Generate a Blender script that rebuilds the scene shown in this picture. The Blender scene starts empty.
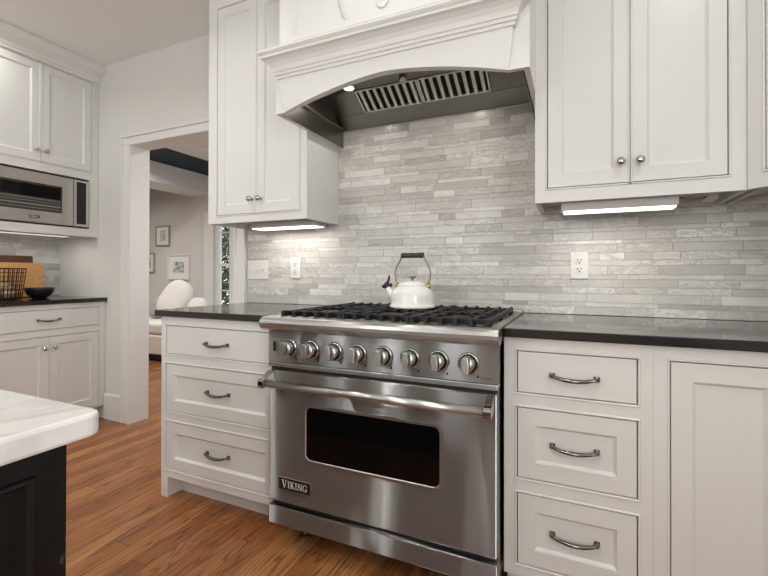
import bpy, bmesh, math, random
from mathutils import Vector, Matrix
random.seed(7)
R = math.radians
SC = bpy.context.scene
COL = SC.collection

# ---------------------------------------------------------------- camera
cam_d = bpy.data.cameras.new('camera')
cam = bpy.data.objects.new('camera', cam_d); COL.objects.link(cam)
cam.location = (1.1314, -2.0769, 1.0890)
cam.rotation_euler = (R(90.2965), R(-0.1119), R(24.3039))
cam_d.sensor_width = 36.0
cam_d.lens = 425.9 / 768 * 36
cam_d.shift_y = (272.55 - 288) / 768
cam_d.clip_start = 0.02
SC.camera = cam

# ---------------------------------------------------------------- world, exposure
W = bpy.data.worlds.new('world'); SC.world = W; W.use_nodes = True
bg = W.node_tree.nodes['Background']
bg.inputs['Color'].default_value = (0.86, 0.93, 1.0, 1); bg.inputs['Strength'].default_value = 2.0
SC.view_settings.view_transform = 'Standard'; SC.view_settings.look = 'None'
SC.view_settings.gamma = 1; SC.view_settings.use_curve_mapping = False
SC.view_settings.exposure = 0.17
SC.cycles.use_denoising = True
SC.cycles.max_bounces = 10; SC.cycles.diffuse_bounces = 5; SC.cycles.glossy_bounces = 5
SC.cycles.sample_clamp_indirect = 4.0
SC.cycles.caustics_reflective = False; SC.cycles.caustics_refractive = False

def area(name, loc, rot, sx, sy, power, color=(1, 1, 1), spread=180, shape='RECTANGLE'):
    l = bpy.data.lights.new(name, 'AREA'); l.shape = shape; l.size = sx; l.size_y = sy
    l.energy = power; l.color = color; l.spread = R(spread)
    o = bpy.data.objects.new(name, l); o.location = loc; o.rotation_euler = rot; COL.objects.link(o)
    return o
# daylight through the kitchen's windows behind the camera (x, width)
KWIN = [(-2.1, 0.40), (-1.22, 0.40), (-0.33, 0.45), (1.2, 0.6)]
DAY = (1.0, 0.985, 0.965)
for wx, ww in KWIN:
    area('daylight_and_fill', (wx, -4.86, 1.55), (R(90), 0, 0), ww, 1.4, 28 * ww, DAY)   # faces +y
area('daylight_and_fill', (2.44, -3.0, 1.55), (R(90), 0, R(90)), 1.3, 1.4, 30, DAY)        # right wall window, faces -x
area('daylight_and_fill', (.36, 1.7, 1.45), (R(90), 0, R(90)), .8, 1.5, 7, (1, .98, .96))   # added fill lamp for the living room and jamb, faces -x
CANS = [(-2.02, -.80), (-0.72, -1.06), (0.46, -0.95), (1.66, -1.22), (-1.99, -2.3), (-0.62, -2.5), (0.75, -2.6), (-1.2, -4.0), (0.6, -4.0)]
LIVING_FILL = [(-1.35, 1.0), (-3.35, 1.0), (-4.7, 1.1)]  # unseen lamps added to brighten the living room
CAN_W, CAN_COL = 4.1, (1.0, 0.975, 0.94)

# ---------------------------------------------------------------- materials
def mat(name, col, rough=.5, metal=0.0, **kw):
    m = bpy.data.materials.new(name); m.use_nodes = True
    b = m.node_tree.nodes['Principled BSDF']
    b.inputs['Base Color'].default_value = (*col, 1); b.inputs['Roughness'].default_value = rough; b.inputs['Metallic'].default_value = metal
    for k, v in kw.items(): b.inputs[k.replace('_', ' ')].default_value = v
    return m
def nd(m, t, **kw):
    n = m.node_tree.nodes.new(t)
    for k, v in kw.items(): setattr(n, k, v)
    return n
def lk(m, a, b): m.node_tree.links.new(a, b)
def bsdf(m): return m.node_tree.nodes['Principled BSDF']
def objco(m, scale=(1, 1, 1), src='Object'):
    tc = nd(m, 'ShaderNodeTexCoord'); mp = nd(m, 'ShaderNodeMapping'); mp.inputs['Scale'].default_value = scale
    lk(m, tc.outputs[src], mp.inputs['Vector']); return mp.outputs['Vector']
def noise(m, vec, scale, detail=4, rough=.55, dist=0):
    n = nd(m, 'ShaderNodeTexNoise'); n.inputs['Scale'].default_value = scale; n.inputs['Detail'].default_value = detail
    n.inputs['Roughness'].default_value = rough; n.inputs['Distortion'].default_value = dist
    lk(m, vec, n.inputs['Vector']); return n.outputs['Fac']
def ramp(m, fac, stops):
    r = nd(m, 'ShaderNodeValToRGB'); e = r.color_ramp.elements
    while len(e) < len(stops): e.new(.5)
    for el, (p, c) in zip(e, stops): el.position = p; el.color = (*c, 1) if len(c) == 3 else c
    lk(m, fac, r.inputs['Fac']); return r.outputs['Color']
def mixc(m, fac, a, b, mode='MIX'):
    n = nd(m, 'ShaderNodeMix'); n.data_type = 'RGBA'; n.blend_type = mode
    if isinstance(fac, (int, float)): n.inputs[0].default_value = fac
    else: lk(m, fac, n.inputs[0])
    for s, v in ((n.inputs[6], a), (n.inputs[7], b)):
        if isinstance(v, tuple): s.default_value = (*v, 1)
        else: lk(m, v, s)
    return n.outputs[2]
def mth(m, op, a, b=None, c=None):
    n = nd(m, 'ShaderNodeMath'); n.operation = op
    for s, v in zip(n.inputs, (a, b, c)):
        if v is None: continue
        if isinstance(v, (int, float)): s.default_value = v
        else: lk(m, v, s)
    return n.outputs[0]
def bump(m, h, strength=.1, dist=.01):
    n = nd(m, 'ShaderNodeBump'); n.inputs['Strength'].default_value = strength; n.inputs['Distance'].default_value = dist
    lk(m, h, n.inputs['Height']); lk(m, n.outputs['Normal'], bsdf(m).inputs['Normal'])

def paint(name, col, rough):
    m = mat(name, col, rough)
    v = objco(m); lk(m, mixc(m, noise(m, v, 3.0, 2), tuple(c * .985 for c in col), col), bsdf(m).inputs['Base Color'])
    bump(m, noise(m, v, 180, 2), .03, .002)
    return m
M = {}
M['cab'] = paint('cabinet_paint', (.722, .727, .703), .32)
M['wall'] = paint('wall_paint', (.675, .675, .65), .6)
M['ceil'] = paint('ceiling_paint', (.86, .865, .85), .8)
M['trim'] = paint('trim_paint', (.722, .727, .706), .35)
M['navy'] = paint('navy_paint', (.006, .020, .036), .8)
M['livwall'] = paint('living_wall_paint', (.64, .61, .58), .7)
M['white'] = mat('white_plastic', (.74, .73, .70), .3)
M['dark'] = mat('dark_void', (.012, .011, .010), .6)  # near-black for keys, and for shade put into gaps
M['black'] = mat('black_plastic', (.012, .012, .012), .35)
M['chrome'] = mat('polished_nickel', (.50, .48, .45), .10, 1.0)
M['pull'] = mat('dark_nickel', (.22, .22, .215), .12, 1.0)
M['brass'] = mat('brass', (.60, .45, .13), .25, 1.0)
M['iron'] = mat('cast_iron', (.012, .012, .0115), .5, 0, Specular_IOR_Level=.35)
M['enamel'] = mat('kettle_enamel', (.83, .83, .80), .1, 0, Coat_Weight=.5)
M['handle_steel'] = mat('kettle_wire', (.30, .27, .22), .35, 1.0)
M['fabric'] = mat('sofa_fabric', (.80, .78, .74), .9)
M['greyfab'] = mat('grey_fabric', (.42, .40, .37), .9)
M['navyband'] = mat('navy_band', (.01, .012, .03), .8)
M['frame'] = mat('picture_frame', (.42, .38, .32), .4, .3)
M['mat'] = mat('picture_mat', (.80, .78, .75), .8)
M['cord'] = mat('grey_cord', (.30, .28, .25), .6)
M['produce'] = mat('produce', (.40, .31, .19), .5)
M['wire'] = mat('rusty_wire', (.045, .025, .016), .5, .6)
M['bowl'] = mat('black_bowl', (.012, .013, .018), .35)
M['soil'] = mat('lawn', (.05, .08, .025), .9)
M['siding'] = mat('grey_siding', (.2, .2, .2), .9)

def steel(name, col, rough, aniso, wave=.0):
    # brushed steel: the brushing runs along x, so reflections smear up and down
    m = bpy.data.materials.new(name); m.use_nodes = True; m.node_tree.nodes.clear()
    o_ = nd(m, 'ShaderNodeOutputMaterial'); g = nd(m, 'ShaderNodeBsdfAnisotropic')
    g.inputs['Color'].default_value = (*col, 1); g.inputs['Roughness'].default_value = rough; g.inputs['Anisotropy'].default_value = aniso
    t = nd(m, 'ShaderNodeTangent'); t.direction_type = 'RADIAL'; t.axis = 'Z'; lk(m, t.outputs['Tangent'], g.inputs['Tangent'])
    if wave:
        b2 = nd(m, 'ShaderNodeBump'); b2.inputs['Strength'].default_value = wave; b2.inputs['Distance'].default_value = .02
        lk(m, noise(m, objco(m, (4, 4, .8)), 1.4, 2), b2.inputs['Height']); lk(m, b2.outputs['Normal'], g.inputs['Normal'])
    lk(m, g.outputs[0], o_.inputs['Surface']); return m
M['steel'] = steel('brushed_steel', (.45, .455, .455), .28, .89, .06)
M['steel2'] = steel('satin_steel', (.55, .55, .54), .30, .5)
M['panelsteel'] = steel('panel_steel', (.40, .40, .40), .29, .80, .04)
M['liner'] = mat('liner_steel', (.27, .26, .24), .30, 1.0)
M['baffle'] = mat('baffle_steel', (.80, .78, .74), .30, 1.0)

m = M['glass'] = mat('oven_glass', (.003, .003, .003), .06, 0, Specular_IOR_Level=.25)
M['mwglass'] = mat('microwave_glass', (.045, .042, .036), .08)
M['rack'] = mat('stripe_grey', (.20, .19, .17), .25)
M['mwsteel'] = steel('microwave_steel', (.64, .63, .61), .30, .5)

def emit(name, col, s):
    m = bpy.data.materials.new(name); m.use_nodes = True
    b = bsdf(m); b.inputs['Base Color'].default_value = (.8, .8, .8, 1)
    b.inputs['Emission Color'].default_value = (*col, 1); b.inputs['Emission Strength'].default_value = s
    return m
M['lens'] = emit('light_lens', (1, .95, .87), 2.0)
M['fixture'] = mat('fixture_grey', (.52, .50, .47), .4)
M['lens2'] = emit('light_lens_dim', (1, .95, .87), .6)
M['can'] = emit('can_lens', (1, .94, .85), 6)

m = M['pane'] = bpy.data.materials.new('window_glass'); m.use_nodes = True
nt = m.node_tree; nt.nodes.clear()
out = nd(m, 'ShaderNodeOutputMaterial'); mx = nd(m, 'ShaderNodeMixShader'); tr = nd(m, 'ShaderNodeBsdfTransparent'); gl = nd(m, 'ShaderNodeBsdfGlossy')
gl.inputs['Roughness'].default_value = .02; mx.inputs[0].default_value = .06
lk(m, tr.outputs[0], mx.inputs[1]); lk(m, gl.outputs[0], mx.inputs[2]); lk(m, mx.outputs[0], out.inputs['Surface'])

# black leathered stone countertop
m = M['stone'] = mat('black_stone', (.012, .011, .010), .16)
v = objco(m); sp = noise(m, v, 260, 3, .7)
lk(m, ramp(m, sp, [(.45, (.0045, .0042, .004)), (.62, (.009, .008, .007)), (.75, (.026, .024, .021))]), bsdf(m).inputs['Base Color'])
lk(m, mth(m, 'MULTIPLY_ADD', noise(m, v, 40, 3), .06, .04), bsdf(m).inputs['Roughness'])
bsdf(m).inputs['Specular IOR Level'].default_value = .7

# island marble
m = M['marble'] = mat('white_marble', (.7, .7, .68), .18)
v = objco(m); n1 = noise(m, v, 3.2, 5, .55, 1.2)
vein = ramp(m, n1, [(.40, (0, 0, 0)), (.49, (1, 1, 1)), (.51, (1, 1, 1)), (.60, (0, 0, 0))])
msk = mth(m, 'MULTIPLY', vein, noise(m, v, 3.0, 2))
lk(m, mixc(m, mth(m, 'MULTIPLY', msk, .9), (.70, .69, .67), (.38, .365, .345)), bsdf(m).inputs['Base Color'])

# island black paint with scattered paler specks
m = M['islandblack'] = mat('black_cabinet_paint', (.010, .010, .010), .30, 0, Specular_IOR_Level=.3)
v = objco(m, (1, 1, .5)); s = noise(m, v, 22, 5, .7)
lk(m, ramp(m, s, [(.0, (.005, .005, .005)), (.69, (.006, .006, .006)), (.76, (.08, .08, .075))]), bsdf(m).inputs['Base Color'])

# marble strip tiles (tint attribute: r shade, g/b random per tile)
m = M['tile'] = mat('marble_tile', (.6, .58, .55), .22)
at = nd(m, 'ShaderNodeAttribute'); at.attribute_name = 'tint'
sepn = nd(m, 'ShaderNodeSeparateColor'); lk(m, at.outputs['Color'], sepn.inputs[0])
tc = nd(m, 'ShaderNodeTexCoord'); va = nd(m, 'ShaderNodeVectorMath'); va.operation = 'MULTIPLY_ADD'
lk(m, at.outputs['Color'], va.inputs[0]); va.inputs[1].default_value = (0, 37, 53); lk(m, tc.outputs['Object'], va.inputs[2])
mp = nd(m, 'ShaderNodeMapping'); lk(m, va.outputs[0], mp.inputs[0]); mp.inputs['Rotation'].default_value = (0, R(32), 0); mp.inputs['Scale'].default_value = (1, 1, 2.4)
cl = noise(m, mp.outputs[0], 7, 5, .6, .8)
vn = noise(m, mp.outputs[0], 11, 6, .62, 1.8)
base = ramp(m, sepn.outputs[0], [(0, (.43, .415, .385)), (.40, (.585, .57, .535)), (1, (.77, .76, .73))])
c1 = mixc(m, mth(m, 'MULTIPLY', ramp(m, cl, [(.38, (0, 0, 0)), (.68, (1, 1, 1))]), .32), base, (.36, .34, .31))
vm = ramp(m, vn, [(.44, (0, 0, 0)), (.495, (1, 1, 1)), (.505, (1, 1, 1)), (.56, (0, 0, 0))])
vm2 = mth(m, 'MULTIPLY', vm, mth(m, 'MULTIPLY', sepn.outputs[1], .55))
lk(m, mixc(m, vm2, c1, (.27, .25, .225)), bsdf(m).inputs['Base Color'])
M['grout'] = mat('grout', (.46, .435, .40), .9)

# oak floor: strips run along y
m = M['floor'] = mat('oak_floor', (.3, .15, .06), .3)
tc = nd(m, 'ShaderNodeTexCoord'); sx = nd(m, 'ShaderNodeSeparateXYZ'); lk(m, tc.outputs['Object'], sx.inputs[0])
PW = .083
row = mth(m, 'FLOOR', mth(m, 'DIVIDE', sx.outputs[0], PW))
wn = nd(m, 'ShaderNodeTexWhiteNoise'); wn.noise_dimensions = '1D'; lk(m, row, wn.inputs['W'])
yy = mth(m, 'ADD', mth(m, 'DIVIDE', sx.outputs[1], 1.05), mth(m, 'MULTIPLY', wn.outputs['Value'], 9.0))
brd = mth(m, 'FLOOR', yy)
cb = nd(m, 'ShaderNodeCombineXYZ'); lk(m, row, cb.inputs[0]); lk(m, brd, cb.inputs[1])
wn2 = nd(m, 'ShaderNodeTexWhiteNoise'); wn2.noise_dimensions = '2D'; lk(m, cb.outputs[0], wn2.inputs['Vector'])
cg = nd(m, 'ShaderNodeCombineXYZ')
lk(m, mth(m, 'ADD', mth(m, 'MULTIPLY', sx.outputs[0], 9.0), mth(m, 'MULTIPLY', wn2.outputs['Value'], 40)), cg.inputs[0])
lk(m, mth(m, 'MULTIPLY', sx.outputs[1], .7), cg.inputs[1]); lk(m, mth(m, 'MULTIPLY', wn2.outputs['Value'], 17), cg.inputs[2])
g1 = noise(m, cg.outputs[0], 1.3, 3, .5, .6)
rings = mth(m, 'ABSOLUTE', mth(m, 'SUBTRACT', mth(m, 'FRACT', mth(m, 'MULTIPLY', g1, 11)), .5))
cf = nd(m, 'ShaderNodeCombineXYZ'); lk(m, mth(m, 'MULTIPLY', sx.outputs[0], 210), cf.inputs[0]); lk(m, mth(m, 'MULTIPLY', sx.outputs[1], 2.2), cf.inputs[1]); lk(m, brd, cf.inputs[2])
fine = noise(m, cf.outputs[0], 1.0, 3, .6)
tone = ramp(m, wn2.outputs['Value'], [(0, (.25, .090, .028)), (.35, (.33, .125, .040)), (.7, (.40, .165, .055)), (1, (.48, .215, .078))])
gr = ramp(m, rings, [(.03, (1, 1, 1)), (.20, (0, 0, 0))])
c = mixc(m, mth(m, 'MULTIPLY', gr, .60), tone, (.095, .028, .010))
c = mixc(m, mth(m, 'MULTIPLY', ramp(m, fine, [(.50, (0, 0, 0)), (.64, (1, 1, 1))]), .55), c, (.085, .028, .011))
fx = mth(m, 'FRACT', mth(m, 'DIVIDE', sx.outputs[0], PW)); fy = mth(m, 'FRACT', yy)
gap = mth(m, 'MAXIMUM', mth(m, 'LESS_THAN', fx, .022), mth(m, 'LESS_THAN', fy, .0022))
c = mixc(m, mth(m, 'MULTIPLY', gap, .7), c, (.03, .012, .006))
lk(m, c, bsdf(m).inputs['Base Color'])
bsdf(m).inputs['Specular IOR Level'].default_value = .35
lk(m, mth(m, 'MULTIPLY_ADD', fine, .14, .24), bsdf(m).inputs['Roughness'])

def wood(name, a, b, rough, ax):
    m = mat(name, a, rough); sc = [14, 14, 14]; sc[ax] = 1.2
    n = noise(m, objco(m, tuple(sc)), 2.0, 4, .6, .5)
    lk(m, ramp(m, n, [(.3, a), (.7, b)]), bsdf(m).inputs['Base Color']); return m
M['maple'] = wood('maple_board', (.50, .25, .085), (.62, .34, .13), .45, 1)
M['walnut'] = wood('walnut_board', (.075, .025, .012), (.13, .045, .02), .4, 1)
M['grip'] = wood('dark_grip', (.02, .014, .010), (.045, .032, .022), .45, 0)
m = M['art'] = mat('ink_print', (.6, .6, .6), .8)
n = noise(m, objco(m), 16, 5, .7, 1.0)
lk(m, ramp(m, n, [(.40, (.10, .13, .17)), (.5, (.38, .42, .45)), (.6, (.72, .71, .69))]), bsdf(m).inputs['Base Color'])
m = M['art2'] = mat('pencil_print', (.6, .6, .6), .8)
n = noise(m, objco(m), 30, 4, .7)
lk(m, ramp(m, n, [(.40, (.40, .39, .37)), (.6, (.66, .64, .61))]), bsdf(m).inputs['Base Color'])
m = M['leaf'] = mat('leaf', (.06, .10, .03), .6)
n = noise(m, objco(m), 9, 3); lk(m, ramp(m, n, [(.3, (.018, .028, .012)), (.5, (.07, .095, .045)), (.72, (.25, .27, .19))]), bsdf(m).inputs['Base Color'])

# ---------------------------------------------------------------- mesh building
class MB:
    def __init__(s): s.bm = bmesh.new(); s.s = False
    def face(s, pts, smooth=False):
        f = s.bm.faces.new([s.bm.verts.new(p) for p in pts]); f.smooth = smooth; return f
    def box(s, x0, x1, y0, y1, z0, z1, bev=0, seg=2):
        x0, x1 = sorted((x0, x1)); y0, y1 = sorted((y0, y1)); z0, z1 = sorted((z0, z1))
        v = [s.bm.verts.new(p) for p in ((x0, y0, z0), (x1, y0, z0), (x1, y1, z0), (x0, y1, z0), (x0, y0, z1), (x1, y0, z1), (x1, y1, z1), (x0, y1, z1))]
        fs = [s.bm.faces.new([v[i] for i in q]) for q in ((3, 2, 1, 0), (4, 5, 6, 7), (0, 1, 5, 4), (1, 2, 6, 5), (2, 3, 7, 6), (3, 0, 4, 7))]
        if bev: bmesh.ops.bevel(s.bm, geom=list({e for f in fs for e in f.edges}), offset=bev, segments=seg, affect='EDGES', profile=.5)
        return s
    def prism(s, poly, a0, a1, axis='x', bev=0):
        # poly: list of 2D points in the other two axes, order (y,z) for x, (x,z) for y, (x,y) for z
        def P(p, a): return {'x': (a, p[0], p[1]), 'y': (p[0], a, p[1]), 'z': (p[0], p[1], a)}[axis]
        A = [s.bm.verts.new(P(p, a0)) for p in poly]; B = [s.bm.verts.new(P(p, a1)) for p in poly]
        n = len(poly); fs = [s.bm.faces.new(A), s.bm.faces.new(B[::-1])]
        for i in range(n): fs.append(s.bm.faces.new([A[i], B[i], B[(i + 1) % n], A[(i + 1) % n]]))
        bmesh.ops.recalc_face_normals(s.bm, faces=fs)
        if bev: bmesh.ops.bevel(s.bm, geom=list({e for f in fs for e in f.edges}), offset=bev, segments=2, affect='EDGES', profile=.5)
        return s
    def lathe(s, prof, M4=Matrix(), n=32, smooth=True):
        rings = []
        for r, h in prof:
            if r < 1e-6: rings.append([s.bm.verts.new(M4 @ Vector((0, 0, h)))])
            else: rings.append([s.bm.verts.new(M4 @ Vector((r * math.cos(2 * math.pi * i / n), r * math.sin(2 * math.pi * i / n), h))) for i in range(n)])
        for a, b in zip(rings, rings[1:]):
            for i in range(n):
                q = [a[i % len(a)], a[(i + 1) % len(a)], b[(i + 1) % len(b)], b[i % len(b)]]
                q = list(dict.fromkeys(q))
                if len(q) > 2:
                    f = s.bm.faces.new(q); f.smooth = smooth
        return s
    def tube(s, pts, r, n=10, cap=True, sx=1.0):
        pts = [Vector(p) for p in pts]; rad = r if isinstance(r, (list, tuple)) else [r] * len(pts)
        rings = []; up = None
        for i, p in enumerate(pts):
            t = (pts[min(i + 1, len(pts) - 1)] - pts[max(i - 1, 0)]).normalized()
            if up is None: up = Vector((0, 0, 1)) if abs(t.z) < .9 else Vector((0, 1, 0))
            u = t.cross(up).normalized(); w = u.cross(t).normalized(); up = w
            rings.append([s.bm.verts.new(p + (u * math.cos(2 * math.pi * k / n) * sx + w * math.sin(2 * math.pi * k / n)) * rad[i]) for k in range(n)])
        for a, b in zip(rings, rings[1:]):
            for k in range(n):
                f = s.bm.faces.new([a[k], a[(k + 1) % n], b[(k + 1) % n], b[k]]); f.smooth = True
        if cap: s.bm.faces.new(rings[0][::-1]); s.bm.faces.new(rings[-1])
        return s
    def ball(s, c, r, sub=2, scale=(1, 1, 1)):
        q = bmesh.ops.create_icosphere(s.bm, subdivisions=sub, radius=r)
        for v in q['verts']:
            v.co = Vector((v.co.x * scale[0] + c[0], v.co.y * scale[1] + c[1], v.co.z * scale[2] + c[2]))
        for v in q['verts']:
            for f in v.link_faces: f.smooth = True
        return s
    def grid(s, rows, closed=False, smooth=True):
        V = [[s.bm.verts.new(p) for p in r] for r in rows]
        for a, b in zip(V, V[1:]):
            m_ = len(a) if closed else len(a) - 1
            for i in range(m_):
                j = (i + 1) % len(a)
                f = s.bm.faces.new([a[i], a[j], b[j], b[i]]); f.smooth = smooth
        return V
    def front(s, x0, x1, z0, z1, y, t=.02, stile=.05, slab=False, depth=.010):
        # inset door or drawer front facing -y with a recessed, bevelled panel
        c = .0012
        def L(i, yy): return [(x0 + i, yy, z0 + i), (x1 - i, yy, z0 + i), (x1 - i, yy, z1 - i), (x0 + i, yy, z1 - i)]
        loops = [L(0, y + t), L(0, y + c), L(c, y)]
        if not slab: loops += [L(stile, y), L(stile + .002, y + .004), L(stile + .009, y + depth)]
        V = [[s.bm.verts.new(p) for p in l] for l in loops]
        for a, b in zip(V, V[1:]):
            for i in range(4): s.bm.faces.new([a[i], a[(i + 1) % 4], b[(i + 1) % 4], b[i]])
        s.bm.faces.new(V[-1]); s.bm.faces.new(V[0][::-1])
        return s
    def build(s, name, material, parent=None, local=False, at=None):
        me = bpy.data.meshes.new(name)
        bmesh.ops.recalc_face_normals(s.bm, faces=s.bm.faces[:])
        off = Vector((0, 0, 0)); p = parent
        if not local:
            while p is not None: off += p.location; p = p.parent
        a = Vector(at) if at is not None else off
        if local and at is None: a = Vector((0, 0, 0))
        for v in s.bm.verts: v.co -= a
        s.bm.to_mesh(me); s.bm.free()
        me.materials.append(M[material] if isinstance(material, str) else material)
        o = bpy.data.objects.new(name, me); COL.objects.link(o)
        o.parent = parent; o.location = a - off if not local else a
        return o
def tag(o, label, cat, group=None):
    o['label'] = label; o['category'] = cat
    if group: o['group'] = group
    return o
def thing(name, label, cat, loc=(0, 0, 0), rz=0, group=None):
    o = bpy.data.objects.new(name, None); COL.objects.link(o); o.location = loc; o.rotation_euler = (0, 0, rz)
    o.empty_display_size = .05
    return tag(o, label, cat, group)
def struct(name, mb, m, parent=None):
    o = mb.build(name, m, parent)
    if parent is None: o['kind'] = 'structure'
    return o
def dup(o, loc, parent=None):
    c = o.copy(); COL.objects.link(c); c.location = loc; c.parent = parent if parent else o.parent
    for ch in o.children:
        k = ch.copy(); COL.objects.link(k); k.parent = c
        for g in ch.children:
            q = g.copy(); COL.objects.link(q); q.parent = k
    return c
ROT_F = Matrix.Rotation(R(90), 4, 'X')      # +z -> -y

# ---------------------------------------------------------------- room shell
XL, XR, YB, CZ = -2.72, 2.28, -4.8, 2.675
struct('floor', MB().box(-6.5, XR + .1, YB - .1, 2.6, -.05, 0), 'floor')
struct('ceiling', MB().box(XL - .1, XR + .1, YB - .1, 0.14, CZ, CZ + .06), 'ceil')
DX0, DX1, DZ, DT = -1.83, -.83, 2.036, .115
b = MB(); b.box(XL, DX0, 0, DT, 0, CZ); b.box(DX1, XR + .1, 0, DT, 0, CZ); b.box(DX0, DX1, 0, DT, DZ, CZ); struct('wall_back', b, 'wall')
struct('wall_left', MB().box(XL - .1, XL, YB, DT, 0, CZ), 'wall')
RWY = (-3.65, -2.35)
b = MB(); b.box(XR, XR + .1, RWY[1], 0, 0, CZ); b.box(XR, XR + .1, YB, RWY[0], 0, CZ); b.box(XR, XR + .1, RWY[0], RWY[1], 0, .85); b.box(XR, XR + .1, RWY[0], RWY[1], 2.25, CZ); struct('wall_right', b, 'wall')
b = MB(); e = [XL - .1]
for wx, ww in KWIN: e += [wx - ww / 2, wx + ww / 2]
e.append(XR + .1)
for i in range(0, len(e), 2): b.box(e[i], e[i + 1], YB - .1, YB, 0, CZ)
for wx, ww in KWIN: b.box(wx - ww / 2, wx + ww / 2, YB - .1, YB, 0, .85); b.box(wx - ww / 2, wx + ww / 2, YB - .1, YB, 2.25, CZ)
struct('wall_front', b, 'wall')
for i, (wx, ww) in enumerate(KWIN):
    b = MB(); h = ww / 2
    for sx_ in (-1, 1): b.box(wx + sx_ * (h - .02) - .02, wx + sx_ * (h - .02) + .02, YB - .06, YB + .02, .85, 2.25)
    b.box(wx - h, wx + h, YB - .06, YB + .02, .85, .89); b.box(wx - h, wx + h, YB - .06, YB + .02, 2.21, 2.25); b.box(wx - h, wx + h, YB - .05, YB, 1.535, 1.565)
    struct('window_%d' % (i + 2), b, 'trim')
# door casing and jamb
b = MB()
b.box(DX0 - .085, DX0, -.02, 0, 0, DZ + .0, .003); b.box(DX1, DX1 + .085, -.02, 0, 0, DZ, .003)
b.box(DX0 - .085, DX1 + .085, -.02, 0, DZ, DZ + .055, .003)
b.box(DX0 - .012, DX0, -.026, -.018, 0, DZ, .002); b.box(DX1, DX1 + .014, -.03, -.018, 0, DZ, .003); b.box(DX0 - .085, DX0 - .07, -.028, -.018, 0, DZ + .055, .003)
b.box(DX1 + .068, DX1 + .085, -.03, -.018, 0, DZ + .055, .003); b.box(DX0 - .092, DX1 + .092, -.032, 0, DZ + .05, DZ + .064, .003)
struct('trim_1', b, 'trim')
b = MB(); b.box(DX0, DX0 + .006, -.02, DT + .02, 0, DZ); b.box(DX1 - .006, DX1, -.02, DT + .02, 0, DZ); b.box(DX0, DX1, -.02, DT + .02, DZ - .006, DZ); struct('trim_2', b, 'trim')
b = MB(); b.prism([(0, 0), (-.014, 0), (-.014, .165), (-.019, .17), (-.017, .182), (-.008, .19), (0, .19)], -2.118, DX0 - .086); struct('baseboard_back', b, 'trim')

# strip tile fields (local: x along, z up, front faces -y)
def tiles(name, w, z0, z1, loc, rz, hs, lmin, lmax, seed):
    rnd = random.Random(seed); b = MB(); lay = b.bm.loops.layers.float_color.new('tint')
    z = z0; k = 0; g = .0012
    while z < z1 - .004:
        h = min(hs[k % len(hs)], z1 - z); k += 1; x = -rnd.random() * lmax
        while x < w:
            L = rnd.choice((lmin, (lmin + lmax) / 2, lmax, lmax * .8)) * rnd.uniform(.85, 1.15)
            a0, a1 = max(x, 0), min(x + L, w); x += L
            if a1 - a0 < .004: continue
            t = min(1, max(0, rnd.gauss(.55, .25))); c = (t, rnd.random(), rnd.random(), 1)
            yf = -.008 - rnd.random() * .0006; q = .0009
            P = [(a0 + g / 2, z + g / 2), (a1 - g / 2, z + g / 2), (a1 - g / 2, z + h - g / 2), (a0 + g / 2, z + h - g / 2)]
            I = [(P[0][0] + q, P[0][1] + q), (P[1][0] - q, P[1][1] + q), (P[2][0] - q, P[2][1] - q), (P[3][0] + q, P[3][1] - q)]
            A = [b.bm.verts.new((p[0], -.004, p[1])) for p in P]; B = [b.bm.verts.new((p[0], yf + q, p[1])) for p in P]; C = [b.bm.verts.new((p[0], yf, p[1])) for p in I]
            fs = [b.bm.faces.new(C)]
            for u, v_ in ((A, B), (B, C)):
                for i in range(4): fs.append(b.bm.faces.new([u[i], u[(i + 1) % 4], v_[(i + 1) % 4], v_[i]]))
            for f in fs:
                for l in f.loops: l[lay] = c
        z += h
    o = b.build(name, 'tile', None, local=True); o.location = loc; o.rotation_euler = (0, 0, rz); o['kind'] = 'structure'
    gmb = MB(); gmb.box(0, w, -.0068, 0, z0, z1); gg = gmb.build('grout', 'grout', o, local=True)
    return o
HS = [.036, .019, .038, .028, .035, .020, .040, .023, .033, .037, .018]
tiles('wall_tiles_back', XR + .735, .915, 2.0, (-.735, 0, 0), 0, HS, .10, .26, 3)
tiles('wall_tiles_left', .80, .915, 1.40, (XL, -.80, 0), R(90), [.052, .050, .056, .048], .14, .24, 5)

# ---------------------------------------------------------------- cabinet pieces (local coordinates, front faces -y)
def face_frame(mb, X0, X1, Z0, Z1, ops, y, t=.02):
    xs = sorted({X0, X1, *[o[0] for o in ops], *[o[1] for o in ops]}); zs = sorted({Z0, Z1, *[o[2] for o in ops], *[o[3] for o in ops]})
    for i in range(len(xs) - 1):
        for j in range(len(zs) - 1):
            cx, cz = (xs[i] + xs[i + 1]) / 2, (zs[j] + zs[j + 1]) / 2
            if any(o[0] < cx < o[1] and o[2] < cz < o[3] for o in ops): continue
            mb.box(xs[i], xs[i + 1], y, y + t, zs[j], zs[j + 1])
    w = .007
    for o in ops:
        if len(o) > 4: continue
        x0, x1, z0, z1 = o[:4]; p = .0035
        mb.box(x0, x1, y - p, y + t * .8, z0, z0 + w, .0022, 1); mb.box(x0, x1, y - p, y + t * .8, z1 - w, z1, .0022, 1)
        mb.box(x0, x0 + w, y - p, y + t * .8, z0 + w, z1 - w, .0022, 1); mb.box(x1 - w, x1, y - p, y + t * .8, z0 + w, z1 - w, .0022, 1)
GAP = .010                                            # bead + reveal around each inset front
def opening(r): return (r[0] - GAP, r[1] + GAP, r[2] - GAP, r[3] + GAP)
pull_me = None
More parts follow.
